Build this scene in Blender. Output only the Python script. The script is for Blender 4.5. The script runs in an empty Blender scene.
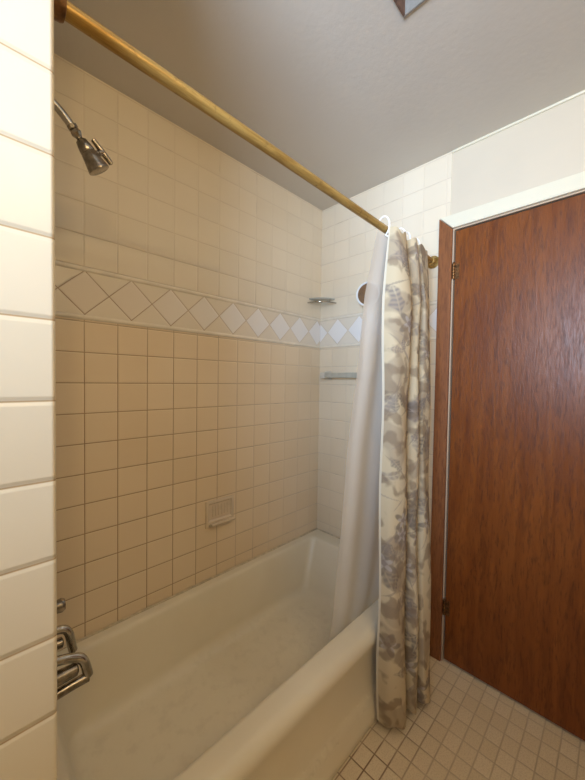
import bpy, bmesh, math, random
import numpy as np
from mathutils import Vector, Matrix
random.seed(4)
C = bpy.context.scene.collection
PI = math.pi
sc = bpy.context.scene
sc.view_settings.view_transform = 'Standard'
sc.view_settings.look = 'None'
sc.view_settings.exposure = 0.20

# ------------------------------------------------------------------ room numbers (metres, camera plan position = origin)
XH, XE = 0.0880, 1.56        # shower-head wall, end wall
YN, YL = 0.531, 1.32        # plumbing stub wall face, long tiled wall
ZC = 2.327
XB, YB = -0.95, -0.75       # left and rear walls of the room

# ------------------------------------------------------------------ node helpers
class NT:
    def __init__(self, name):
        self.m = bpy.data.materials.new(name); self.m.use_nodes = True
        self.t = self.m.node_tree; self.n = self.t.nodes; self.l = self.t.links
        self.b = self.n['Principled BSDF']
    def new(self, typ, **kw):
        x = self.n.new(typ)
        for k, v in kw.items(): setattr(x, k, v)
        return x
    def put(self, sock, v):
        if isinstance(v, bpy.types.NodeSocket): self.l.new(v, sock)
        elif v is not None: sock.default_value = v
    def math(self, op, a, b=None, c=None):
        x = self.new('ShaderNodeMath', operation=op)
        self.put(x.inputs[0], a)
        if b is not None: self.put(x.inputs[1], b)
        if c is not None: self.put(x.inputs[2], c)
        return x.outputs[0]
    def ramp01(self, v, a, b, smooth=True, lo=0.0, hi=1.0):
        x = self.new('ShaderNodeMapRange')
        x.interpolation_type = 'SMOOTHSTEP' if smooth else 'LINEAR'
        self.put(x.inputs[0], v); x.inputs[1].default_value = a; x.inputs[2].default_value = b
        x.inputs[3].default_value = lo; x.inputs[4].default_value = hi
        return x.outputs[0]
    def mix(self, f, a, b, blend='MIX'):
        x = self.new('ShaderNodeMix', data_type='RGBA', blend_type=blend)
        self.put(x.inputs[0], f)
        for s, v in ((x.inputs[6], a), (x.inputs[7], b)):
            if isinstance(v, tuple) and len(v) == 3: v = v + (1,)
            self.put(s, v)
        return x.outputs[2]
    def coords(self):
        tc = self.new('ShaderNodeTexCoord'); sp = self.new('ShaderNodeSeparateXYZ')
        self.l.new(tc.outputs['Object'], sp.inputs[0])
        return tc.outputs['Object'], sp.outputs[0], sp.outputs[1], sp.outputs[2]
    def vec(self, x, y, z):
        c = self.new('ShaderNodeCombineXYZ')
        self.put(c.inputs[0], x); self.put(c.inputs[1], y); self.put(c.inputs[2], z)
        return c.outputs[0]
    def noise(self, vec, scale, detail=3, rough=.5, dist=0):
        x = self.new('ShaderNodeTexNoise'); self.put(x.inputs['Vector'], vec)
        x.inputs['Scale'].default_value = scale; x.inputs['Detail'].default_value = detail
        x.inputs['Roughness'].default_value = rough; x.inputs['Distortion'].default_value = dist
        return x.outputs['Fac']
    def white(self, vec):
        x = self.new('ShaderNodeTexWhiteNoise', noise_dimensions='3D'); self.put(x.inputs['Vector'], vec)
        return x.outputs['Value']
    def bump(self, h, dist, strength=1.0):
        x = self.new('ShaderNodeBump'); self.put(x.inputs['Height'], h)
        x.inputs['Distance'].default_value = dist; x.inputs['Strength'].default_value = strength
        self.l.new(x.outputs[0], self.b.inputs['Normal'])
    def set(self, color=None, rough=None, metal=None, spec=None, coat=None):
        if isinstance(color, tuple) and len(color) == 3: color = color + (1,)
        for k, v in (('Base Color', color), ('Roughness', rough), ('Metallic', metal),
                     ('Specular IOR Level', spec), ('Coat Weight', coat)):
            if v is not None: self.put(self.b.inputs[k], v)
        return self.m
    def dist_line(self, u, u0, t):
        """distance in metres from u to the nearest joint u0 + k t, and the cell index"""
        q = self.math('DIVIDE', self.math('SUBTRACT', u, u0), t)
        f = self.math('FRACT', q)
        d = self.math('MULTIPLY', self.math('MINIMUM', f, self.math('SUBTRACT', 1.0, f)), t)
        return d, self.math('FLOOR', q)

def plain(name, col, rough=.5, metal=0, spec=.5, nscale=30, namt=.08, bump=0.0):
    n = NT(name); o, x, y, z = n.coords()
    f = n.noise(o, nscale, 4)
    dark = tuple(c * (1 - namt) for c in col); lite = tuple(min(1, c * (1 + namt)) for c in col)
    c = n.mix(n.ramp01(f, .3, .7), dark, lite)
    if bump: n.bump(f, bump)
    return n.set(c, rough, metal, spec)

TILE = (.825, .735, .585)
def wall_tile_mat(name, axis, u0, dc, dp, lower_u0):
    """4 1/4 inch wall tile with a band of diamonds"""
    n = NT(name); o, x, y, z = n.coords()
    u = x if axis == 'x' else y
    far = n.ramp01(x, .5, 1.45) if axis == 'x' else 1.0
    du, iu = n.dist_line(u, u0, .1072 if axis == 'x' else .1067)
    dlo, ilo = n.dist_line(z, 1.480 - .1064 * 20, .1064)
    dup, iup = n.dist_line(z, 1.669, .1085)
    up = n.math('GREATER_THAN', z, 1.60)
    mixf = lambda f, a, b: n.math('ADD', n.math('MULTIPLY', f, b), n.math('MULTIPLY', n.math('SUBTRACT', 1.0, f), a))
    dv = mixf(up, dlo, dup)
    d = n.math('MINIMUM', du, dv)
    # diamonds
    U = n.math('DIVIDE', n.math('SUBTRACT', u, dc), dp)
    V = n.math('DIVIDE', n.math('SUBTRACT', z, 1.580), .150)
    a = n.math('FRACT', n.math('ADD', U, V)); b = n.math('FRACT', n.math('SUBTRACT', U, V))
    da = n.math('ABSOLUTE', n.math('SUBTRACT', a, .5)); db = n.math('ABSOLUTE', n.math('SUBTRACT', b, .5))
    dd = n.math('MULTIPLY', n.math('MINIMUM', da, db), .108)
    Uf = n.math('ABSOLUTE', n.math('SUBTRACT', n.math('FRACT', n.math('ADD', U, .5)), .5))
    indiam = n.math('LESS_THAN', n.math('ADD', Uf, n.math('ABSOLUTE', V)), .5)
    band = n.math('MULTIPLY', n.math('GREATER_THAN', z, 1.486), n.math('LESS_THAN', z, 1.669))
    d = mixf(band, d, dd)
    g = n.ramp01(d, .0008, .0022)             # 0 in the joint, 1 on the tile
    # grout: darker and browner low down and near the tap end, with stained patches
    st = n.noise(o, 9, 3)
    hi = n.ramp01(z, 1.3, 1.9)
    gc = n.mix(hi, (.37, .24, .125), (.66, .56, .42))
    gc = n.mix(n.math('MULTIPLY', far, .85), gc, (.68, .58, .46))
    gc = n.mix(n.ramp01(st, .55, .70), gc, n.mix(.32, gc, (.12, .07, .03)))
    cell = n.vec(iu, mixf(up, ilo, iup), up)
    rnd = n.white(cell)
    lowt = n.mix(rnd, (.80, .66, .475), (.825, .69, .51)); upt = n.mix(rnd, tuple(c * .975 for c in TILE), tuple(min(1, c * 1.02) for c in TILE))
    tc = n.mix(n.math('GREATER_THAN', z, 1.58), lowt if axis == 'x' else n.mix(.5, lowt, upt), upt)
    big = n.noise(o, 2.2, 2)
    tc = n.mix(n.ramp01(big, .35, .7), tc, n.mix(1.0, tc, (.97, .955, .93), 'MULTIPLY'))
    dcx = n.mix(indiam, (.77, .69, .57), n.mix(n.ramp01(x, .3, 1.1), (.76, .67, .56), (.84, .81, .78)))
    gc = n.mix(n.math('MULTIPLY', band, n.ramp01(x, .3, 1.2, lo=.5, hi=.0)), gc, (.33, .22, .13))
    tc = n.mix(band, tc, dcx)
    vfade = n.math('MULTIPLY', n.ramp01(z, 1.2, 1.9), n.math('LESS_THAN', du, dv))
    vf2 = n.math('MULTIPLY', n.math('MULTIPLY', far, .65), n.math('LESS_THAN', du, dv))
    vfade = n.math('MAXIMUM', n.math('MULTIPLY', vfade, .5), vf2)
    gv = n.math('MAXIMUM', g, n.math('MULTIPLY', vfade, n.math('SUBTRACT', 1.0, band)))
    col = n.mix(gv, gc, tc)
    h = n.ramp01(d, 0, .006)
    wav = n.noise(o, 14, 2)
    n.bump(n.math('ADD', h, n.math('MULTIPLY', wav, .35)), .0012, .8)
    return n.set(col, n.ramp01(g, 0, 1, lo=.7, hi=.22), 0, .45)

def near_tile_mat():
    n = NT('near_wall_tile'); o, x, y, z = n.coords()
    dz, iz = n.dist_line(z, 1.285 - .0310, .1064)
    # tiny wobble so the joints are hand laid
    g = n.ramp01(dz, .0005, .0016)
    rnd = n.white(n.vec(1.0, iz, 0.0))
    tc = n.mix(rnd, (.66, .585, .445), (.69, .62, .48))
    sp = n.ramp01(n.noise(o, 160, 2), .70, .76)
    tc = n.mix(n.math('MULTIPLY', sp, .25), tc, (.60, .50, .36))
    col = n.mix(g, (.42, .30, .17), tc)
    h = n.ramp01(dz, 0, .007)
    n.bump(n.math('ADD', h, n.math('MULTIPLY', n.noise(o, 12, 2), .3)), .0022, .9)
    return n.set(col, .3, 0, .4)

def floor_mat():
    n = NT('floor_mosaic'); o, x, y, z = n.coords()
    dx, ix = n.dist_line(x, 1.06, .067); dy, iy = n.dist_line(y, .613, .050)
    d = n.math('MINIMUM', dx, dy)
    g = n.ramp01(d, .0012, .003)
    rnd = n.white(n.vec(ix, iy, 0.0))
    tc = n.mix(rnd, (.72, .61, .44), (.77, .665, .50))
    sp = n.ramp01(n.noise(o, 220, 3), .45, .62)
    tc = n.mix(n.math('MULTIPLY', sp, .35), tc, (.50, .39, .27))
    gc = n.mix(n.ramp01(n.noise(o, 5, 3), .40, .62), (.48, .37, .255), (.24, .16, .095))
    nearness = n.math('MAXIMUM', n.ramp01(x, 1.0, 1.4), n.math('SUBTRACT', 1.0, n.ramp01(y, .40, .56)))
    gc = n.mix(n.math('MULTIPLY', nearness, .75), gc, (.62, .52, .38))
    n.bump(n.ramp01(d, 0, .005), .0015, .6)
    return n.set(n.mix(g, gc, tc), .45, 0, .35)

def wood_mat(name, c1, c2, c3, rough, fine=1.0):
    n = NT(name); o, x, y, z = n.coords()
    v = n.vec(n.math('MULTIPLY', x, 9.0), n.math('MULTIPLY', y, 9.0), n.math('MULTIPLY', z, .9))
    a = n.noise(v, 2.2 * fine, 5, .6, .6)
    v2 = n.vec(n.math('MULTIPLY', x, 160.0), n.math('MULTIPLY', y, 160.0), n.math('MULTIPLY', z, 22.0))
    b = n.noise(v2, 1.0 * fine, 3, .6)
    v3 = n.vec(n.math('MULTIPLY', x, 40.0), n.math('MULTIPLY', y, 40.0), n.math('MULTIPLY', z, 7.0))
    c = n.noise(v3, 1.0, 3, .55, .8)
    col = n.mix(n.ramp01(a, .3, .7), c1, c2)
    col = n.mix(n.math('MULTIPLY', n.ramp01(b, .5, .68), .55), col, c3)
    col = n.mix(n.math('MULTIPLY', n.ramp01(c, .52, .66), .35), col, c3)
    n.bump(n.math('ADD', n.math('MULTIPLY', b, .7), n.math('MULTIPLY', c, .8)), .0009, .55)
    return n.set(col, n.ramp01(b, .3, .7, lo=rough, hi=rough + .14), 0, .38)

def paint_mat(name, col, rough=.6, wood=False):
    n = NT(name); o, x, y, z = n.coords()
    if wood:
        v = n.vec(n.math('MULTIPLY', x, 30.0), n.math('MULTIPLY', y, 4.0), n.math('MULTIPLY', z, 70.0))
        f = n.noise(v, 1, 4)
    else:
        f = n.noise(o, 60, 4)
    big = n.noise(o, 2.5, 3)
    c = n.mix(n.ramp01(big, .3, .7), tuple(q * .96 for q in col), col)
    n.bump(f, .0012, .45)
    return n.set(c, rough, 0, .3)

M = {}
M['long'] = wall_tile_mat('long_wall_tile', 'x', .2985, .300, .1537, 0)
M['end'] = wall_tile_mat('end_wall_tile', 'y', .585, 1.188, .1480, 0)
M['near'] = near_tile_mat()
M['floor'] = floor_mat()
M['door'] = wood_mat('door_veneer', (.225, .068, .013), (.160, .042, .0075), (.070, .017, .0035), .30)
M['casing'] = wood_mat('casing_stain', (.27, .105, .038), (.21, .072, .024), (.11, .035, .012), .38)
M['paintwall'] = paint_mat('painted_plaster', (.70, .62, .49), .5, True)
M['ceil'] = paint_mat('ceiling_paint', (.68, .63, .56), .75)
M['rearpaint'] = paint_mat('tan_wall_paint', (.66, .57, .40), .6)
M['trimpaint'] = paint_mat('cream_gloss_paint', (.80, .755, .60), .35)
M['gap'] = paint_mat('jamb_paint', (.55, .43, .31), .4)
M['liner_tile'] = plain('border_liner_glaze', (.81, .735, .61), .25, 0, .5, 18, .05)
M['chrome'] = plain('worn_chrome', (.50, .47, .42), .16, 1, .5, 40, .22)
M['darkchrome'] = plain('tarnished_chrome', (.34, .30, .25), .25, 1, .5, 60, .35)
M['ceramic'] = plain('soap_dish_glaze', (.70, .59, .46), .25, 0, .5, 20, .04)
M['plastic'] = plain('white_plastic', (.85, .84, .82), .35, 0, .5, 20, .03)
M['caulk'] = plain('aged_caulk', (.62, .53, .39), .6, 0, .3, 45, .16)
M['hinge'] = plain('aged_brass_hinge', (.20, .10, .04), .4, .8, .5, 90, .4)
M['ventbrown'] = plain('vent_side_brown', (.16, .095, .07), .7, 0, .3, 60, .25)
M['ventgrey'] = plain('vent_side_grey', (.30, .28, .25), .6, .2, .3, 60, .15)

def tub_mat():
    n = NT('tub_enamel'); o, x, y, z = n.coords()
    big = n.noise(o, 3, 3)
    c = n.mix(n.ramp01(big, .3, .7), (.77, .70, .555), (.82, .755, .61))
    wear = n.ramp01(n.noise(o, 22, 4, .6), .48, .70)
    low = n.math('MULTIPLY', n.math('SUBTRACT', 1.0, n.ramp01(z, .105, .135)), n.math('GREATER_THAN', z, .08))
    low = n.math('MULTIPLY', low, n.math('GREATER_THAN', y, -.25))
    c = n.mix(n.math('MULTIPLY', n.math('MULTIPLY', wear, low), .16), c, (.48, .41, .30))
    w = n.new('ShaderNodeTexVoronoi', feature='F1'); w.inputs['Scale'].default_value = 26
    n.l.new(o, w.inputs['Vector'])
    h = n.math('MULTIPLY', n.ramp01(w.outputs['Distance'], .25, .45), low)
    zone = n.math('MULTIPLY', n.ramp01(x, .55, .7), n.math('SUBTRACT', 1.0, n.ramp01(x, 1.2, 1.3)))
    n.bump(n.math('MULTIPLY', h, zone), .002, .5)
    return n.set(c, .28, 0, .45)
M['tub'] = tub_mat()

def brass_mat():
    n = NT('aged_brass_rod'); o, x, y, z = n.coords()
    v = n.vec(n.math('MULTIPLY', x, 5.0), n.math('MULTIPLY', y, 60.0), n.math('MULTIPLY', z, 60.0))
    f = n.noise(v, 1.6, 5, .65)
    c = n.mix(n.ramp01(f, .35, .65), (.34, .20, .05), (.54, .36, .115))
    s = n.ramp01(n.noise(o, 35, 4, .7), .56, .70)
    c = n.mix(n.math('MULTIPLY', s, .6), c, (.20, .12, .04))
    return n.set(c, n.ramp01(f, .3, .7, lo=.42, hi=.30), .45, .4)
M['brass'] = brass_mat()

def liner_mat():
    n = NT('translucent_vinyl'); n.n.remove(n.b)
    out = n.n['Material Output']
    tr = n.new('ShaderNodeBsdfTransparent'); tr.inputs[0].default_value = (.93, .93, .93, 1)
    df = n.new('ShaderNodeBsdfDiffuse'); df.inputs[0].default_value = (.90, .89, .87, 1)
    tl = n.new('ShaderNodeBsdfTranslucent'); tl.inputs[0].default_value = (.92, .90, .88, 1)
    gl = n.new('ShaderNodeBsdfGlossy'); gl.inputs['Roughness'].default_value = .35
    a = n.new('ShaderNodeMixShader'); a.inputs[0].default_value = .35
    n.l.new(df.outputs[0], a.inputs[1]); n.l.new(tl.outputs[0], a.inputs[2])
    g = n.new('ShaderNodeMixShader'); g.inputs[0].default_value = .06
    n.l.new(a.outputs[0], g.inputs[1]); n.l.new(gl.outputs[0], g.inputs[2])
    b = n.new('ShaderNodeMixShader'); b.inputs[0].default_value = .80
    n.l.new(tr.outputs[0], b.inputs[1]); n.l.new(g.outputs[0], b.inputs[2])
    n.l.new(b.outputs[0], out.inputs[0])
    return n.m
M['vinyl'] = liner_mat()

def curtain_mat():
    n = NT('printed_curtain_cloth'); o, x, y, z = n.coords()
    at = n.new('ShaderNodeVertexColor'); at.layer_name = 'print'
    f = n.noise(o, 900, 2)
    c = n.mix(n.math('MULTIPLY', f, .12), at.outputs[0], (.45, .40, .34))
    n.bump(n.noise(o, 25, 3), .002, .5)
    m = n.set(c, .7, 0, .25)
    tl = n.new('ShaderNodeBsdfTranslucent'); n.l.new(c, tl.inputs[0])
    ms = n.new('ShaderNodeMixShader'); ms.inputs[0].default_value = .12
    n.l.new(n.b.outputs[0], ms.inputs[1]); n.l.new(tl.outputs[0], ms.inputs[2])
    n.l.new(ms.outputs[0], n.n['Material Output'].inputs[0])
    return m
M['curtain'] = curtain_mat()

def mirror_mat():
    n = NT('mirror_glass'); return n.set((.62, .48, .38), .08, .9, .5)
M['mirror'] = mirror_mat()
def emit_free_glass():
    n = NT('smoky_shelf_glass'); return n.set((.42, .42, .37), .12, 0, .6)
M['shelf'] = emit_free_glass()

# ------------------------------------------------------------------ mesh helpers
def obj(name, bm, mat, parent=None, smooth=True, bevel=0, seg=2):
    me = bpy.data.meshes.new(name); bmesh.ops.recalc_face_normals(bm, faces=bm.faces)
    bm.to_mesh(me); bm.free()
    me.materials.append(mat)
    o = bpy.data.objects.new(name, me); C.objects.link(o)
    if smooth:
        for p in me.polygons: p.use_smooth = True
        if hasattr(me, 'set_sharp_from_angle'): me.set_sharp_from_angle(angle=math.radians(38))
    if bevel:
        b = o.modifiers.new('bevel', 'BEVEL'); b.width = bevel; b.segments = seg; b.limit_method = 'ANGLE'
    if parent: o.parent = parent
    return o
def thing(name, label, cat, group=None):
    o = bpy.data.objects.new(name, None); C.objects.link(o); o.empty_display_size = .05
    o['label'] = label; o['category'] = cat
    if group: o['group'] = group
    return o
def tag(o, label, cat, group=None):
    o['label'] = label; o['category'] = cat
    if group: o['group'] = group
    return o
def place(t, loc):
    """put a thing's Empty at its base while parts keep their world place"""
    t.location = loc
    for ch in t.children: ch.location = -Vector(loc)
def struct(o, label=None, cat=None):
    o['kind'] = 'structure'
    if label: o['label'] = label; o['category'] = cat
    return o
def box(bm, a, b):
    vs = [bm.verts.new((x, y, z)) for x in (a[0], b[0]) for y in (a[1], b[1]) for z in (a[2], b[2])]
    for f in ((0, 1, 3, 2), (4, 6, 7, 5), (0, 4, 5, 1), (2, 3, 7, 6), (0, 2, 6, 4), (1, 5, 7, 3)):
        bm.faces.new([vs[i] for i in f])
    return bm
def nb(): return bmesh.new()
def ring_loft(bm, rings, closed=True, cap=(True, True)):
    rs = [[bm.verts.new(p) for p in r] for r in rings]
    n = len(rs[0])
    for a, b in zip(rs[:-1], rs[1:]):
        for i in range(n if closed else n - 1):
            bm.faces.new((a[i], a[(i + 1) % n], b[(i + 1) % n], b[i]))
    if cap[0] and closed: bm.faces.new(rs[0][::-1])
    if cap[1] and closed: bm.faces.new(rs[-1])
    return bm
def tube(bm, pts, r, seg=16, cap=True):
    pts = [Vector(p) for p in pts]
    rr = r if isinstance(r, (list, tuple)) else [r] * len(pts)
    rings = []; up = None
    for i, p in enumerate(pts):
        t = (pts[min(i + 1, len(pts) - 1)] - pts[max(i - 1, 0)]).normalized()
        if up is None:
            up = Vector((0, 0, 1)) if abs(t.z) < .9 else Vector((0, 1, 0))
        s = t.cross(up).normalized(); up = s.cross(t).normalized()
        rings.append([p + (s * math.cos(k * 2 * PI / seg) + up * math.sin(k * 2 * PI / seg)) * rr[i] for k in range(seg)])
    return ring_loft(bm, rings, True, (cap, cap))
def lathe(bm, origin, axis, prof, seg=32):
    """prof: (distance along axis, radius)"""
    axis = Vector(axis).normalized(); o = Vector(origin)
    up = Vector((0, 0, 1)) if abs(axis.z) < .9 else Vector((0, 1, 0))
    s = axis.cross(up).normalized(); u = s.cross(axis).normalized()
    rings = [[o + axis * d + (s * math.cos(k * 2 * PI / seg) + u * math.sin(k * 2 * PI / seg)) * max(r, 1e-4) for k in range(seg)] for d, r in prof]
    return ring_loft(bm, rings)
def smooth_path(pts, n=8):
    P = [Vector(p) for p in pts]; out = []
    for i in range(len(P) - 1):
        p0 = P[max(i - 1, 0)]; p1 = P[i]; p2 = P[i + 1]; p3 = P[min(i + 2, len(P) - 1)]
        for k in range(n):
            t = k / n
            out.append(.5 * ((2 * p1) + (p2 - p0) * t + (2 * p0 - 5 * p1 + 4 * p2 - p3) * t * t + (3 * p1 - p0 - 3 * p2 + p3) * t ** 3))
    out.append(P[-1]); return out
def interp(xs, ys, x): return float(np.interp(x, xs, ys))

# ------------------------------------------------------------------ room shell
T = .12
struct(obj('floor', box(nb(), (XB - T, YB - T, -.1), (XE + T, YL + T, 0)), M['floor'], smooth=False))
# ceiling with the rectangular opening of the exhaust recess
VX0, VX1, VY0, VY1 = .60, .897, .17, .468
bm = nb()
for a, b in (((XB - T, YB - T), (VX0, YL + T)), ((VX1, YB - T), (XE + T, YL + T)), ((VX0, YB - T), (VX1, VY0)), ((VX0, VY1), (VX1, YL + T))):
    box(bm, (a[0], a[1], ZC), (b[0], b[1], ZC + .1))
struct(obj('ceiling', bm, M['ceil'], smooth=False))
struct(obj('wall_long', box(nb(), (XH - .05, YL, 0), (XE + T, YL + T, ZC)), M['long'], smooth=False), 'long cream tiled wall above the tub with a diamond border', 'wall')
# stub wall that carries the shower plumbing: bullnosed room-side edge
bm = nb(); R = .006
prof = [(XB - T, YL + T), (XB - T, YN)] + [(XH - R + R * math.sin(a), YN + R - R * math.cos(a)) for a in np.linspace(0, PI / 2, 6)] + [(XH, YL + T)]
ring_loft(bm, [[(x, y, z) for x, y in prof] for z in (0, ZC)])
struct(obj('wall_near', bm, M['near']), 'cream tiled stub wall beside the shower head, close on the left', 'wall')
bm = nb(); box(bm, (XE, .565, 0), (XE + T, YL, ZC))
struct(obj('wall_end', bm, M['end'], smooth=False), 'tiled end wall at the foot of the tub', 'wall')
# painted wall above and beside the door (3 mm behind the tile face)
DY1, DY0, DZ = .541, -.215, 1.963
bm = nb(); xf = XE + .004
box(bm, (xf, DY0 - .01, DZ + .012), (XE + T, .565, ZC)); box(bm, (xf, YB - T, 0), (XE + T, DY0 - .01, ZC)); box(bm, (xf, .549, 0), (XE + T, .565, DZ + .012))
struct(obj('wall_door', bm, M['paintwall'], smooth=False), 'pale painted wall above the brown door', 'wall')
struct(obj('wall_rear', box(nb(), (XB - T, YB - T, 0), (XE + T, YB, ZC)), M['rearpaint'], smooth=False))
# left wall with its window opening
WY0, WY1, WZ0, WZ1 = -.52, .40, 1.30, 2.12
bm = nb()
box(bm, (XB - T, YB, 0), (XB, YN, WZ0)); box(bm, (XB - T, YB, WZ1), (XB, YN, ZC))
box(bm, (XB - T, YB, WZ0), (XB, WY0, WZ1)); box(bm, (XB - T, WY1, WZ0), (XB, YN, WZ1))
struct(obj('wall_left', bm, M['rearpaint'], smooth=False))
# window frame
bm = nb()
for a, b in (((WY0, WZ0), (WY1, WZ0 + .04)), ((WY0, WZ1 - .04), (WY1, WZ1)), ((WY0, WZ0), (WY0 + .04, WZ1)), ((WY1 - .04, WZ0), (WY1, WZ1)), ((WY0, 1.62), (WY1, 1.65))):
    box(bm, (XB - .08, a[0], a[1]), (XB - .04, b[0], b[1]))
wf = struct(obj('window_1', bm, M['trimpaint'], smooth=False))

# tile liners of the diamond border (half-round bars) along both tiled walls
def liner_bar(idx, z, label):
    bm = nb(); h = .0085; dp = .006
    for wall in ('long', 'end'):
        rings = []
        pf = [(0, -h)] + [(dp * math.cos(a), h * .92 * math.sin(a)) for a in np.linspace(-PI / 2 + .15, PI / 2 - .15, 9)] + [(0, h)]
        if wall == 'long':
            for x, k in ((XH, 0), (XE, 0)): rings.append([(x, YL - d, z + q) for d, q in pf])
        else:
            for y in (YL, .602): rings.append([(XE - d, y, z + q) for d, q in pf])
        ring_loft(bm, rings)
    return struct(obj('trim_%d' % idx, bm, M['liner_tile']), label, 'tile trim')
liner_bar(1, 1.660, 'rounded liner tile along the top of the diamond border')
liner_bar(2, 1.495, 'rounded liner tile along the bottom of the diamond border')

# door casing: stained left leg with a mitred top, painted head, thin painted jamb edge
def prism_yz(bm, pts, x0, x1):
    return ring_loft(bm, [[(x, y, z) for y, z in pts] for x in (x0, x1)])
CX = XE - .018
o = struct(obj('trim_3', prism_yz(nb(), [(.608, 0), (.608, 2.034), (.5495, 1.974), (.5495, 0)], CX, XE + .003), M['casing'], bevel=.003), 'reddish brown stained casing on the hinge side of the door', 'door casing')
o = struct(obj('trim_4', prism_yz(nb(), [(.606, 2.036), (.5485, 1.976), (DY0 + .002, 1.976), (DY0 - .052, 2.036)], CX, XE + .003), M['trimpaint'], bevel=.003), 'cream painted casing across the top of the door', 'door casing')
struct(obj('trim_5', prism_yz(nb(), [(DY0 - .05, 0), (DY0 - .05, 2.034), (DY0, 1.974), (DY0, 0)], CX, XE + .003), M['casing'], bevel=.003), 'stained casing on the latch side of the door', 'door casing')
bm = nb()
box(bm, (XE - .006, .5445, 0), (XE + .05, .5492, 1.9755)); box(bm, (XE - .006, DY0, 1.9695), (XE + .05, .5445, 1.9755))
struct(obj('trim_6', bm, M['gap'], smooth=False), 'thin pale painted jamb edge showing round the door', 'door jamb')

bm = nb(); tube(bm, [(XE + .001, DY0 - .30, ZC - .004), (XE + .001, .30, ZC - .0035), (XE + .001, .563, ZC - .004)], .0055, 8)
struct(obj('trim_7', bm, M['trimpaint']), 'white painted bead where the wall above the door meets the ceiling', 'trim')

# door with hinges
dr = struct(obj('door_1', box(nb(), (XE - .001, DY0 + .004, .012), (XE + .034, DY1 - .0015, 1.9645)), M['door'], bevel=.002), 'flat reddish brown veneered door', 'door')
for hz, hh in ((1.785, .034), (.255, .034)):
    bm = nb()
    n = 5
    for k in range(n):
        z0 = hz - hh + k * 2 * hh / n
        lathe(bm, (XE - .0075, .5425, z0 + .001), (0, 0, 1), [(0, .0062), (2 * hh / n - .002, .0062)], 14)
    lathe(bm, (XE - .0075, .5425, hz + hh), (0, 0, 1), [(0, .004), (.003, .0055), (.007, .0035), (.008, .001)], 12)
    box(bm, (XE - .0035, .520, hz - hh), (XE - .0008, .541, hz + hh)); 
    h = obj('hinge', bm, M['hinge'], dr)
    for k in (-1, 1):
        b2 = nb(); lathe(b2, (XE - .0034, .530, hz + k * hh * .6), (-1, 0, 0), [(0, .0035), (.001, .003), (.0014, .001)], 10)
        obj('hinge_screw', b2, M['hinge'], h)
bm = nb(); lathe(bm, (XE - .001, DY0 + .065, .95), (-1, 0, 0), [(0, .03), (.005, .03), (.008, .012), (.03, .012), (.036, .022), (.05, .027), (.06, .022), (.064, .004)], 28)
obj('door_knob', bm, M['hinge'], dr)

# ------------------------------------------------------------------ bathtub
TX0, TX1, TY0, TY1, TZ = XH + .001, XE - .001, .615, YL - .001, .363
def rrect(x0, x1, y0, y1, rads, z, n=10):
    """rounded rectangle, rads for corners (x0y0, x1y0, x1y1, x0y1)"""
    pts = []
    for (cx, cy, a0), r in zip(((x0, y0, PI), (x1, y0, 1.5 * PI), (x1, y1, 0), (x0, y1, .5 * PI)), rads):
        sx = 1 if cx == x0 else -1; sy = 1 if cy == y0 else -1
        for k in range(n):
            a = a0 + (PI / 2) * k / (n - 1)
            pts.append((cx + sx * r + r * math.cos(a), cy + sy * r + r * math.sin(a), z))
    return pts
tub = thing('bathtub', 'cream enamel bathtub with a wide rolled rim set against the tiled long wall', 'bathtub')
rings = []
# rolled front rim from the apron lip up to the flat, then the basin
rings.append(rrect(TX0, TX1, TY0 + .012, TY1, (.004,) * 4, TZ - .050))
rings.append(rrect(TX0, TX1, TY0 + .001, TY1, (.004,) * 4, TZ - .046))
rings.append(rrect(TX0, TX1, TY0, TY1, (.004,) * 4, TZ - .036))
for a in np.linspace(0, PI / 2, 8)[1:]:
    rings.append(rrect(TX0, TX1, TY0 + .036 - .036 * math.cos(a), TY1, (.004,) * 4, TZ - .036 + .036 * math.sin(a)))
def basin(z, dx0, dx1, dy0, dy1, r): return rrect(TX0 + dx0, TX1 - dx1, TY0 + dy0, TY1 - dy1, r, z)
rings.append(basin(TZ + .001, .062, .082, .078, .036, (.07, .09, .045, .07)))
rings.append(basin(TZ - .001, .070, .090, .086, .044, (.07, .09, .038, .07)))
rings.append(basin(TZ - .006, .076, .097, .091, .050, (.07, .09, .038, .07)))
rings.append(basin(TZ - .016, .080, .103, .094, .054, (.07, .09, .034, .07)))
for t in (.25, .5, .75):
    rings.append(basin(TZ - .016 - t * .190, .080 + t * .045, .103 + t * .090, .094 + t * .024, .054 + t * .030, (.08, .085, .036, .08)))
zb = TZ - .206
rings.append(basin(zb, .125, .193, .118, .084, (.085, .085, .04, .085)))
for a in np.linspace(0, PI / 2, 7)[1:]:
    q = .055 * (1 - math.cos(a)); w = .055 * math.sin(a)
    rings.append(basin(zb - w, .125 + q, .193 + q * 1.3, .118 + q, .084 + q, (.075, .075, .04, .075)))
rings.append(basin(zb - .057, .25, .34, .22, .19, (.05,) * 4))
bm = ring_loft(nb(), rings, True, (False, True))
obj('basin', bm, M['tub'], tub)
# apron: front skirt with a raised panel field and stepped toe
ap = [(.016, 0), (.004, .002), (.0015, .010), (.0015, .036), (.006, .044), (.0065, .064), (.0115, .073), (.012, .092), (.019, .104), (.023, .125), (.026, .20), (.023, .25), (.018, .285), (.014, .305), (.012, .318), (.06, .325)]
bm = nb(); xs = np.linspace(TX0, TX1, 30)
ring_loft(bm, [[(x, TY0 + d, z) for d, z in ap] for x in xs], False)
obj('apron', bm, M['tub'], tub)
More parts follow.
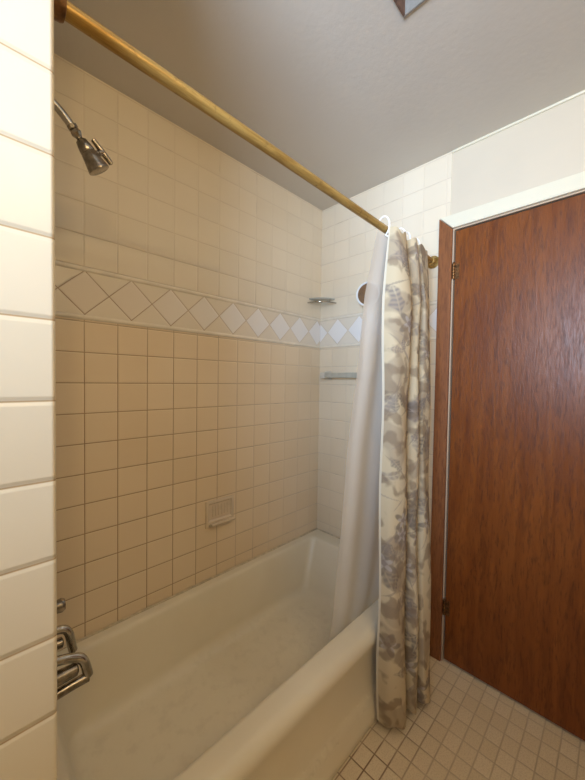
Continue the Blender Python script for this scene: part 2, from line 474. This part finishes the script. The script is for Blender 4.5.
# chrome drain and overflow, caulk bead along the walls
bm = nb(); lathe(bm, (TX0 + .20, TY0 + .35, zb - .0575), (0, 0, 1), [(0, .028), (.003, .028), (.004, .02), (.002, .004)], 24); obj('drain', bm, M['chrome'], tub)
bm = nb()
pth = [(TX0, TY1 - .0055, TZ + .002)] + [(x, TY1 - .0055 + random.uniform(-.0008, .0008), TZ + .002 + random.uniform(-.0008, .0012)) for x in np.linspace(TX0 + .05, TX1 - .05, 40)] + [(TX1 - .0055, TY1 - .0055, TZ + .002)] + [(TX1 - .0055, y, TZ + .002) for y in np.linspace(TY1 - .05, TY0 + .03, 12)]
tube(bm, pth, .0045, 8); obj('caulk', bm, M['caulk'], tub)
place(tub, ((TX0 + TX1) / 2, (TY0 + TY1) / 2, 0))

# ------------------------------------------------------------------ soap dish recessed in the long wall
sd = thing('soap_dish', 'beige ceramic soap dish set in the long tiled wall above the tub', 'soap dish')
x0, x1, z0, z1 = .775, .925, .605, .727
bm = nb(); fy = YL - .008; iw = .014
outer = [(x0, z0), (x1, z0), (x1, z1), (x0, z1)]; inner = [(x0 + iw, z0 + .028), (x1 - iw, z0 + .028), (x1 - iw, z1 - iw), (x0 + iw, z1 - iw)]
rr = []
rr.append([(x, YL + .001, z) for x, z in outer]); rr.append([(x, fy + .002, z) for x, z in outer])
def ins(P, d): 
    cx = sum(p[0] for p in P) / 4; cz = sum(p[1] for p in P) / 4
    return [(p[0] + (d if p[0] < cx else -d), p[1] + (d if p[1] < cz else -d)) for p in P]
rr.append([(x, fy, z) for x, z in ins(outer, .003)]); rr.append([(x, fy, z) for x, z in ins(inner, -.002)])
rr.append([(x, fy + .003, z) for x, z in inner]); rr.append([(x, YL - .0012, z) for x, z in ins(inner, .004)])
ring_loft(bm, rr, True, (False, True)); obj('dish_frame', bm, M['ceramic'], sd)
bm = nb(); pf = [(YL - .002, .612), (YL - .034, .618), (YL - .040, .626), (YL - .038, .634), (YL - .033, .633), (YL - .030, .627), (YL - .002, .622)]
ring_loft(bm, [[(x, y, z) for y, z in pf] for x in np.linspace(x0 + .012, x1 - .012, 6)]); obj('dish_tray', bm, M['ceramic'], sd)
bm = nb()
for k in range(6):
    xx = x0 + .035 + k * .016; box(bm, (xx, YL - .004, .65), (xx + .006, YL - .0011, .70))
obj('ridges', bm, M['ceramic'], sd, bevel=.001)
place(sd, (.85, YL, z0))

# ------------------------------------------------------------------ shower head
sh = thing('shower_sprayer', 'chrome shower head with side lever on a curved arm from the stub wall', 'shower head')
arm = smooth_path([(XH, 1.0, 1.966), (.112, 1.0, 1.969), (.145, 1.0, 1.963), (.174, 1.0, 1.945), (.201, 1.0, 1.918)], 6)
obj('arm', tube(nb(), arm, .0100, 16), M['chrome'], sh)
obj('wall_flange', lathe(nb(), (XH, 1.0, 1.966), (1, 0, 0), [(0, .03), (.003, .029), (.008, .018), (.012, .010)], 28), M['chrome'], sh)
ax = Vector((.60, 0, -.80)).normalized(); p0 = Vector((.198, 1.0, 1.923))
obj('coupling_nut', lathe(nb(), p0, ax, [(0, .009), (.002, .0125), (.010, .0125), (.012, .009), (.014, .012), (.020, .0135), (.026, .010), (.031, .0075), (.034, .008)], 8), M['darkchrome'], sh)
p1 = p0 + ax * .033
obj('spray_body', lathe(nb(), p1, ax, [(0, .0085), (.004, .0135), (.016, .0165), (.028, .0185), (.030, .0175), (.032, .0190), (.050, .0225), (.068, .0265), (.071, .0275), (.074, .0270), (.075, .0245), (.0745, .002)], 36), M['darkchrome'], sh)
# lever: short post on the side away from the wall and a flat slanted blade
side = Vector((.85, 0, .52)).normalized()
pp = p1 + ax * .034
bm = nb(); lathe(bm, pp + side * .014, side, [(0, .006), (.010, .006), (.012, .008), (.024, .008), (.025, .004)], 16); obj('lever_post', bm, M['darkchrome'], sh)
bm = nb(); c0 = pp + side * .037
lv = Vector((.74, .05, -.67)).normalized()
tube(bm, [c0 - lv * .033, c0 - lv * .031, c0 - lv * .010, c0 + lv * .010, c0 + lv * .029, c0 + lv * .031], [.002, .0065, .0075, .0075, .0065, .002], 12)
obj('lever', bm, M['darkchrome'], sh)
place(sh, (XH, 1.0, 1.966))

# ------------------------------------------------------------------ tub filler valve set on the plumbing wall
fc = thing('tub_faucet', 'tarnished chrome tub valve set with lever handles sticking out past the stub wall', 'faucet')
b = nb(); tube(b, smooth_path([(XH, 1.05, .606), (.155, 1.05, .608), (.186, 1.05, .602), (.199, 1.05, .584), (.206, 1.05, .545), (.209, 1.05, .530)], 5), .0105, 16)
obj('valve_handle', b, M['chrome'], fc)
b = nb(); lathe(b, (XH, 1.05, .568), (1, 0, 0), [(0, .040), (.004, .038), (.010, .022), (.014, .015), (.095, .014), (.098, .009)], 24); obj('valve_stem', b, M['darkchrome'], fc)
# lower: broad spout shell between two rails with a thick slanted end
b = nb(); tube(b, smooth_path([(XH, 1.0, .566), (.16, 1.0, .559), (.205, 1.0, .543), (.222, 1.0, .525), (.231, 1.0, .492), (.234, 1.0, .478)], 5), .0115, 16)
obj('upper_rail', b, M['chrome'], fc)
b = nb(); tube(b, smooth_path([(XH, 1.0, .462), (.15, 1.0, .470), (.20, 1.0, .474), (.234, 1.0, .474)], 5), .0125, 16)
obj('lower_rail', b, M['darkchrome'], fc)
b = nb(); lathe(b, (XH, 1.0, .512), (1, 0, 0), [(0, .022), (.06, .019), (.10, .017), (.118, .016), (.122, .010)], 20); obj('spout_body', b, M['darkchrome'], fc)
b = nb(); lathe(b, (XH, 1.0, .512), (1, 0, 0), [(0, .072), (.004, .070), (.010, .055), (.012, .03)], 32); obj('escutcheon', b, M['chrome'], fc)
b = nb(); lathe(b, (XH, 1.0, .700), (1, 0, 0), [(0, .026), (.004, .024), (.008, .012), (.070, .010), (.073, .015), (.086, .017), (.093, .013), (.095, .003)], 24); obj('diverter_knob', b, M['darkchrome'], fc)
place(fc, (XH, 1.0, .5))

# ------------------------------------------------------------------ curtain rod
RY, RZ = .637, 1.860
rod = thing('shower_curtain_rod', 'aged brass curtain rod running the length of the tub below the ceiling', 'curtain rod')
obj('pole', tube(nb(), [(XH + .004, RY, RZ + .004), (.5, RY, RZ + .002), (1.0, RY, RZ - .004), (XE - .004, RY, RZ - .010)], .0128, 24), M['brass'], rod)
for x, s, z in ((XH, 1, RZ + .004), (XE, -1, RZ - .010)):
    b = nb(); lathe(b, (x, RY, z), (s, 0, 0), [(0, .029), (.004, .029), (.007, .024), (.012, .021), (.026, .0195), (.030, .0175), (.031, .0130)], 28)
    obj('wall_flange', b, M['hinge'] if s == 1 else M['brassdark'] if 'brassdark' in M else M['brass'], rod)
place(rod, (XH, RY, RZ))

# ------------------------------------------------------------------ curtain cloth with printed flowers (vertex colour print)
NU, NV = 420, 640
L0 = dict(z=[0, .3, .9, 1.4, 1.866], x=[1.068, 1.062, 1.070, 1.075, 1.095], y=[.578, .583, .590, .596, .602])
R0 = dict(z=[0, .3, .9, 1.4, 1.866], x=[1.325, 1.340, 1.385, 1.390, 1.385], y=[.520, .535, .575, .592, .602])
fold = [(0, .012), (.02, -.012), (.10, -.024), (.24, -.026), (.335, -.014), (.375, .018), (.42, .020), (.455, -.012), (.52, -.024), (.60, -.016), (.635, .020), (.67, .018), (.70, -.014), (.75, -.022), (.90, -.020), (.955, -.004), (.985, .016), (1, .018)]
fp = smooth_path([(a, b, 0) for a, b in fold], 30)
fa = np.array([(p.x, p.y) for p in fp])
arc = np.concatenate([[0], np.cumsum(np.hypot(np.diff(fa[:, 0]) * .34, np.diff(fa[:, 1])))]); arcl = arc[-1]
sU = np.linspace(0, arcl, NU); fx = np.interp(sU, arc, fa[:, 0]); fo = np.interp(sU, arc, fa[:, 1])
ZB, ZT = .028, 1.846
W_, H_ = arcl, ZT - ZB
# print raster
uu, vv = np.meshgrid(sU, np.linspace(ZB, ZT, NV))
base = np.array([.60, .50, .335]); img = np.ones((NV, NU, 3)) * base
rng = np.random.RandomState(11)
def blot(cx, cz, a, b, ang, col, amt, vein=False, lobes=0):
    dx, dz = uu - cx, vv - cz
    p = dx * math.cos(ang) + dz * math.sin(ang); q = -dx * math.sin(ang) + dz * math.cos(ang)
    if lobes:
        th = np.arctan2(q, p); r = np.hypot(p / a, q / b); lim = .72 + .28 * np.cos(lobes * th)
        m = np.clip((lim - r) * 7, 0, 1) * (.55 + .45 * np.clip(r * 1.4, 0, 1))
    else:
        t = np.clip(p / a, -1, 1); w = b * (1 - t * t) * (1 + .25 * np.sin(t * 7))
        m = np.clip((w - np.abs(q)) / (b * .28), 0, 1) * (np.abs(p) < a)
        if vein: m = m * (1 - .55 * (np.abs(q) < b * .10)) * (.75 + .25 * np.cos(p / a * 22 + np.abs(q) / b * 3))
    m = (m * amt)[..., None]; img[:] = img * (1 - m) + np.array(col) * m
cols = [(.20, .17, .14), (.24, .20, .17), (.30, .25, .21), (.22, .185, .17), (.17, .13, .10)]
for k in range(46):     # soft shaded grounds
    blot(rng.uniform(0, W_), rng.uniform(ZB, ZT), rng.uniform(.05, .13), rng.uniform(.03, .06), rng.uniform(0, PI), (.38, .30, .21), .7)
for k in range(62):     # leaf sprays
    cx, cz, a0 = rng.uniform(0, W_), rng.uniform(ZB, ZT), rng.uniform(0, 2 * PI)
    for j in range(rng.randint(2, 5)):
        a = a0 + rng.uniform(-1.1, 1.1); L = rng.uniform(.025, .070)
        blot(cx + math.cos(a) * L, cz + math.sin(a) * L, L, L * rng.uniform(.28, .45), a, cols[rng.randint(5)], rng.uniform(.75, .95), True)
    blot(cx, cz, rng.uniform(.05, .10), .0035, a0 + 2.6, (.30, .25, .20), .7)
for k in range(22):     # flower heads
    cx, cz = rng.uniform(0, W_), rng.uniform(ZB, ZT); r = rng.uniform(.035, .06)
    blot(cx, cz, r, r, rng.uniform(0, 3), (.22, .18, .14), .9, lobes=5)
    blot(cx, cz, r * .62, r * .62, rng.uniform(0, 3), (.50, .45, .42), .7, lobes=5)
    blot(cx, cz, r * .25, r * .22, 0, (.25, .2, .18), .9)
for k in range(60):
    blot(rng.uniform(0, W_), rng.uniform(ZB, ZT), rng.uniform(.02, .06), .0028, rng.uniform(0, PI), (.34, .28, .24), .6)
from mathutils import noise as mn
nz = np.array([[mn.fractal(Vector((u * 22, v * 22, 3.3)), 1.0, 2.0, 4) for u in sU[::4]] for v in np.linspace(ZB, ZT, NV)[::4]])
nz = np.repeat(np.repeat(nz, 4, 0), 4, 1)[:NV, :NU]
ker = np.ones(5) / 5
nz = np.apply_along_axis(lambda m: np.convolve(m, ker, 'same'), 0, nz); nz = np.apply_along_axis(lambda m: np.convolve(m, ker, 'same'), 1, nz)
mm = (np.clip((nz - .10) * 4.0, 0, 1) * .72)[..., None]
img[:] = img * (1 - mm) + np.array((.24, .175, .115)) * mm
img[:, :5] = (.68, .62, .50)
img = np.clip(img, 0, 1)
Z = np.linspace(ZB, ZT, NV); verts = []
for j, z in enumerate(Z):
    xl, yl = interp(L0['z'], L0['x'], z), interp(L0['z'], L0['y'], z); xr, yr = interp(R0['z'], R0['x'], z), interp(R0['z'], R0['y'], z)
    d = Vector((xr - xl, yr - yl, 0)); nrm = Vector((-d.y, d.x, 0)).normalized()
    k = .85 + .85 * min(1, (ZT - z) / .25) + .12 * math.sin(z * 4.1 + 1)
    wob = .010 * math.sin(z * 5.0 + .7)
    for i in range(NU):
        f = fx[i] + wob * math.sin(fx[i] * PI * 2) * .8
        off = fo[i] * k + .004 * math.sin(z * 9 + fx[i] * 14)
        zz = z
        if j > NV - 60: zz = z - .010 * (1 - math.cos(fx[i] * 2 * PI * 4)) * (j - (NV - 60)) / 60
        if j < 60: zz = z + .010 * math.sin(fx[i] * 19) * (60 - j) / 60 + .010 * (60 - j) / 60
        verts.append((xl + d.x * f + nrm.x * off, yl + d.y * f + nrm.y * off, zz))
faces = [(j * NU + i, j * NU + i + 1, (j + 1) * NU + i + 1, (j + 1) * NU + i) for j in range(NV - 1) for i in range(NU - 1)]
me = bpy.data.meshes.new('shower_curtain'); me.from_pydata(verts, [], faces)
ca = me.color_attributes.new('print', 'FLOAT_COLOR', 'POINT')
ca.data.foreach_set('color', np.concatenate([img.reshape(-1, 3), np.ones((NU * NV, 1))], 1).astype(np.float32).ravel())
me.polygons.foreach_set('use_smooth', [True] * len(me.polygons)); me.materials.append(M['curtain'])
cur = bpy.data.objects.new('shower_curtain', me); C.objects.link(cur)
tag(cur, 'cream shower curtain printed with grey and mauve flowers, bunched outside the tub', 'shower curtain')

# translucent liner, hanging inside the tub
nu, nv = 90, 120; verts = []
LZ = [.24, .36, .75, 1.044, 1.33, 1.59, 1.83]
LX = [.980, .985, .970, .965, .995, 1.010, 1.060]
LY = [.768, .748, .705, .682, .664, .650, .637]
for j in range(nv):
    z = .245 + (1.832 - .245) * j / (nv - 1)
    xl = interp(LZ, LX, z); y = interp(LZ, LY, z); xr = interp([.2, .5, 1.83], [1.32, 1.38, 1.40], z)
    for i in range(nu):
        f = i / (nu - 1); amp = .002 + .0025 * min(1, (1.83 - z) / .4)
        verts.append((xl + (xr - xl) * f, y + amp * math.sin(f * 2 * PI * 2.6 + 1.2 + .5 * math.sin(z * 2)) * min(1, f * 6 + .25) + .0015 * math.sin(z * 5 + f * 5), z))
faces = [(j * nu + i, j * nu + i + 1, (j + 1) * nu + i + 1, (j + 1) * nu + i) for j in range(nv - 1) for i in range(nu - 1)]
me = bpy.data.meshes.new('shower_liner'); me.from_pydata(verts, [], faces)
me.polygons.foreach_set('use_smooth', [True] * len(me.polygons)); me.materials.append(M['vinyl'])
ln = bpy.data.objects.new('shower_liner', me); C.objects.link(ln)
tag(ln, 'plain translucent white liner hanging inside the tub behind the flowered curtain', 'shower liner')

# curtain hooks: open white C hooks over the rod
def hook_mesh():
    b = nb(); pts = []
    for a in np.linspace(math.radians(-160), math.radians(100), 22):
        pts.append((0, -.021 * math.cos(a + PI / 2), .007 + .035 * math.sin(a + PI / 2)))
    pts.insert(0, (0, -.024, -.040))
    tube(b, pts, .0032, 8); return b
HL = ['white plastic curtain hook over the rod at the left edge of the curtain', 'white curtain hook standing up where the rod goes behind the curtain folds',
      'white curtain hook above the middle folds of the curtain', 'white curtain hook nearest the end wall']
h0 = None
for i, (x, rz) in enumerate(((1.105, .25), (1.235, .5), (1.285, -.3), (1.365, .35))):
    if h0 is None: h = h0 = obj('curtain_hook', hook_mesh(), M['plastic'])
    else: h = h0.copy(); C.objects.link(h)
    h.location = (x, RY, RZ - .004); h.rotation_euler = (0, 0, rz)
    tag(h, HL[i], 'curtain hook', 'hooks carrying the shower curtain')

# ------------------------------------------------------------------ corner shelf
cs = thing('corner_shelf', 'small grey corner shelf where the long wall meets the end wall', 'shelf')
def quarter(z0, z1, r, mat, name, inner=None):
    b = nb(); P = [(XE, YL)] + [(XE - r * math.cos(a), YL - r * math.sin(a)) for a in np.linspace(0, PI / 2, 14)]
    # flattened front like a triangular shelf with a bowed edge
    P = [(XE - .0005, YL - .0005)] + [(XE - .0005 - r * (1 - t) - .018 * math.sin(t * PI), YL - .0005 - r * t - .018 * math.sin(t * PI)) for t in np.linspace(0, 1, 14)]
    ring_loft(b, [[(x, y, z) for x, y in P] for z in (z0, z1)]); return obj(name, b, mat, cs, bevel=.0015)
quarter(1.768, 1.776, .108, M['shelf'], 'shelf_plate')
b = nb(); r = .118
P = [(XE - .001 - r * (1 - t) - .024 * math.sin(t * PI), YL - .001 - r * t - .024 * math.sin(t * PI), 1.748) for t in np.linspace(0, 1, 14)]
tube(b, P, .0042, 10); obj('front_rail', b, M['chrome'], cs)
for q in (3, 10):
    obj('rail_post', tube(nb(), [P[q], (P[q][0] + .004, P[q][1] + .004, 1.769)], .0025, 8), M['chrome'], cs)
place(cs, (XE, YL, 1.748))

# towel bar
tb = thing('towel_bar', 'short square towel bar on the tiled end wall, partly behind the liner', 'towel bar')
b = box(nb(), (XE - .058, .93, 1.306), (XE - .040, 1.258, 1.336)); obj('bar', b, M['darkbar'] if 'darkbar' in M else M['ceramicbar'] if 'ceramicbar' in M else plain('dull_grey_bar', (.46, .45, .38), .35, .1, .5), tb, bevel=.003)
for y in (1.250, .942):
    b = nb(); rg = []
    for d, w in ((-.001, .026), (.006, .026), (.012, .019), (.04, .016), (.058, .018), (.062, .014)):
        rg.append([(XE - d, y + sx * w, 1.320 + sz * w) for sx, sz in ((-1, -1), (1, -1), (1, 1), (-1, 1))])
    ring_loft(b, rg); obj('bracket', b, M['ceramic2'] if 'ceramic2' in M else plain('pale_bracket_glaze', (.62, .58, .50), .3), tb, bevel=.003)
place(tb, (XE, 1.096, 1.32))

# round shaving mirror on a white bracket
sm = thing('shaving_mirror', 'small round mirror in a white ring on the end wall beside the liner', 'mirror')
cy, cz = .957, 1.750; mx = XE - .045; nrm = Vector((-1, -.25, -.05)).normalized()
c = Vector((mx, cy, cz))
b = nb(); lathe(b, c, nrm, [(0, .0), (.0005, .056), (.003, .056), (.0035, .0)], 40); obj('mirror_glass', b, M['mirror'], sm)
b = nb(); up = Vector((0, 0, 1)); s = nrm.cross(up).normalized(); u = s.cross(nrm).normalized()
pts = [c + nrm * .002 + (s * math.cos(a) + u * math.sin(a)) * .060 for a in np.linspace(0, 2 * PI, 49)]
tube(b, pts, .0055, 8, False); obj('frame_ring', b, M['plastic'], sm)
b = nb(); tube(b, smooth_path([c + u * -.062, c + u * -.080 + Vector((.005, 0, 0)), (XE - .035, cy + .005, cz - .098), (XE - .02, cy + .008, cz - .110), (XE, cy + .008, cz - .112)], 5), .005, 10)
obj('arm', b, M['plastic'], sm)
b = box(nb(), (XE - .012, cy - .012, cz - .140), (XE, cy + .030, cz - .095)); obj('wall_bracket', b, M['plastic'], sm, bevel=.003)
place(sm, (XE, cy, cz - .14))

# ------------------------------------------------------------------ ceiling exhaust recess
ev = thing('ceiling_vent', 'recessed ceiling exhaust opening with a brown side and a grey side', 'vent')
d = .085
for p, q in (((VX0, VY1 - .006, ZC - .004), (VX1 - .006, VY1 - .0005, ZC + d)), ((VX0, VY0 + .0005, ZC - .004), (VX1 - .006, VY0 + .006, ZC + d))):
    obj('brown_side', box(nb(), p, q), M['ventbrown'], ev, smooth=False)
for p, q in (((VX1 - .0058, VY0, ZC - .004), (VX1 - .0005, VY1, ZC + d)), ((VX0 + .0005, VY0 + .007, ZC - .004), (VX0 + .006, VY1 - .007, ZC + d))):
    obj('metal_side', box(nb(), p, q), M['ventgrey'], ev, smooth=False)
obj('top_plate', box(nb(), (VX0 + .001, VY0 + .001, ZC + d + .001), (VX1 - .001, VY1 - .001, ZC + d + .006)), M['ventbrown'], ev, smooth=False)
b = nb(); lathe(b, ((VX0 + VX1) / 2, (VY0 + VY1) / 2, ZC + d), (0, 0, -1), [(0, .03), (.02, .03), (.021, .012), (.035, .012), (.036, .004)], 20); obj('fan_motor', b, M['ventgrey'], ev)
b = nb()
for k in range(6):
    a = k * PI / 3; ccx, ccy = (VX0 + VX1) / 2, (VY0 + VY1) / 2
    v = [bpy_v for bpy_v in ((ccx + math.cos(a + q) * r, ccy + math.sin(a + q) * r, ZC + d - .03 + h) for q, r, h in ((0, .012, 0), (-.2, .09, .006), (.35, .09, -.010), (.5, .012, -.006)))]
    ring_loft(b, [[Vector(p) for p in v], [Vector(p) + Vector((0, 0, .0015)) for p in v]])
obj('fan_blades', b, M['ventgrey'], ev, smooth=False)
place(ev, ((VX0 + VX1) / 2, (VY0 + VY1) / 2, ZC))

# ------------------------------------------------------------------ lights
def light(name, typ, loc, energy, col, **kw):
    l = bpy.data.lights.new(name, typ); l.energy = energy; l.color = col
    for k, v in kw.items():
        if k != 'rot': setattr(l, k, v)
    o = bpy.data.objects.new(name, l); C.objects.link(o); o.location = loc
    if 'rot' in kw: o.rotation_euler = kw['rot']
    return o
def aim(o, tgt):
    o.rotation_euler = (Vector(tgt) - o.location).to_track_quat('-Z', 'Y').to_euler()
w = light('window_daylight', 'AREA', (XB - .03, (WY0 + WY1) / 2, (WZ0 + WZ1) / 2), 18.5, (.58, .755, 1.0), shape='RECTANGLE', size=WY1 - WY0 - .06, size_y=WZ1 - WZ0 - .06, spread=math.radians(85))
aim(w, (XE, .85, 2.02))
light('vanity_bulb', 'POINT', (-.19, -.62, 2.00), 8.2, (1.0, .755, .43), shadow_soft_size=.035)
light('vanity_bulb', 'POINT', (.38, -.62, 2.16), 6.2, (1.0, .755, .43), shadow_soft_size=.035)

wd = bpy.data.worlds.new('world'); sc.world = wd; wd.use_nodes = True
wd.node_tree.nodes['Background'].inputs[0].default_value = (.8, .88, 1, 1); wd.node_tree.nodes['Background'].inputs[1].default_value = .3

# ------------------------------------------------------------------ camera
cam = bpy.data.cameras.new('camera'); co = bpy.data.objects.new('camera', cam); C.objects.link(co)
f = 328.54; yaw, pitch, roll = (math.radians(a) for a in (44.896, -1.5757, .8605))
F0 = Vector((math.cos(yaw), math.sin(yaw), 0)); Rt = Vector((math.sin(yaw), -math.cos(yaw), 0)); U0 = Vector((0, 0, 1))
F = F0 * math.cos(pitch) + U0 * math.sin(pitch); U = U0 * math.cos(pitch) - F0 * math.sin(pitch)
Ri = Rt * math.cos(roll) + U * math.sin(roll); Ui = U * math.cos(roll) - Rt * math.sin(roll)
mt = Matrix((Ri, Ui, -F)).transposed().to_4x4(); mt.translation = Vector((0, 0, 1.285))
co.matrix_world = mt
cam.sensor_fit = 'HORIZONTAL'; cam.sensor_width = 36; cam.lens = 36 * f / 585; cam.clip_start = .02
sc.camera = co
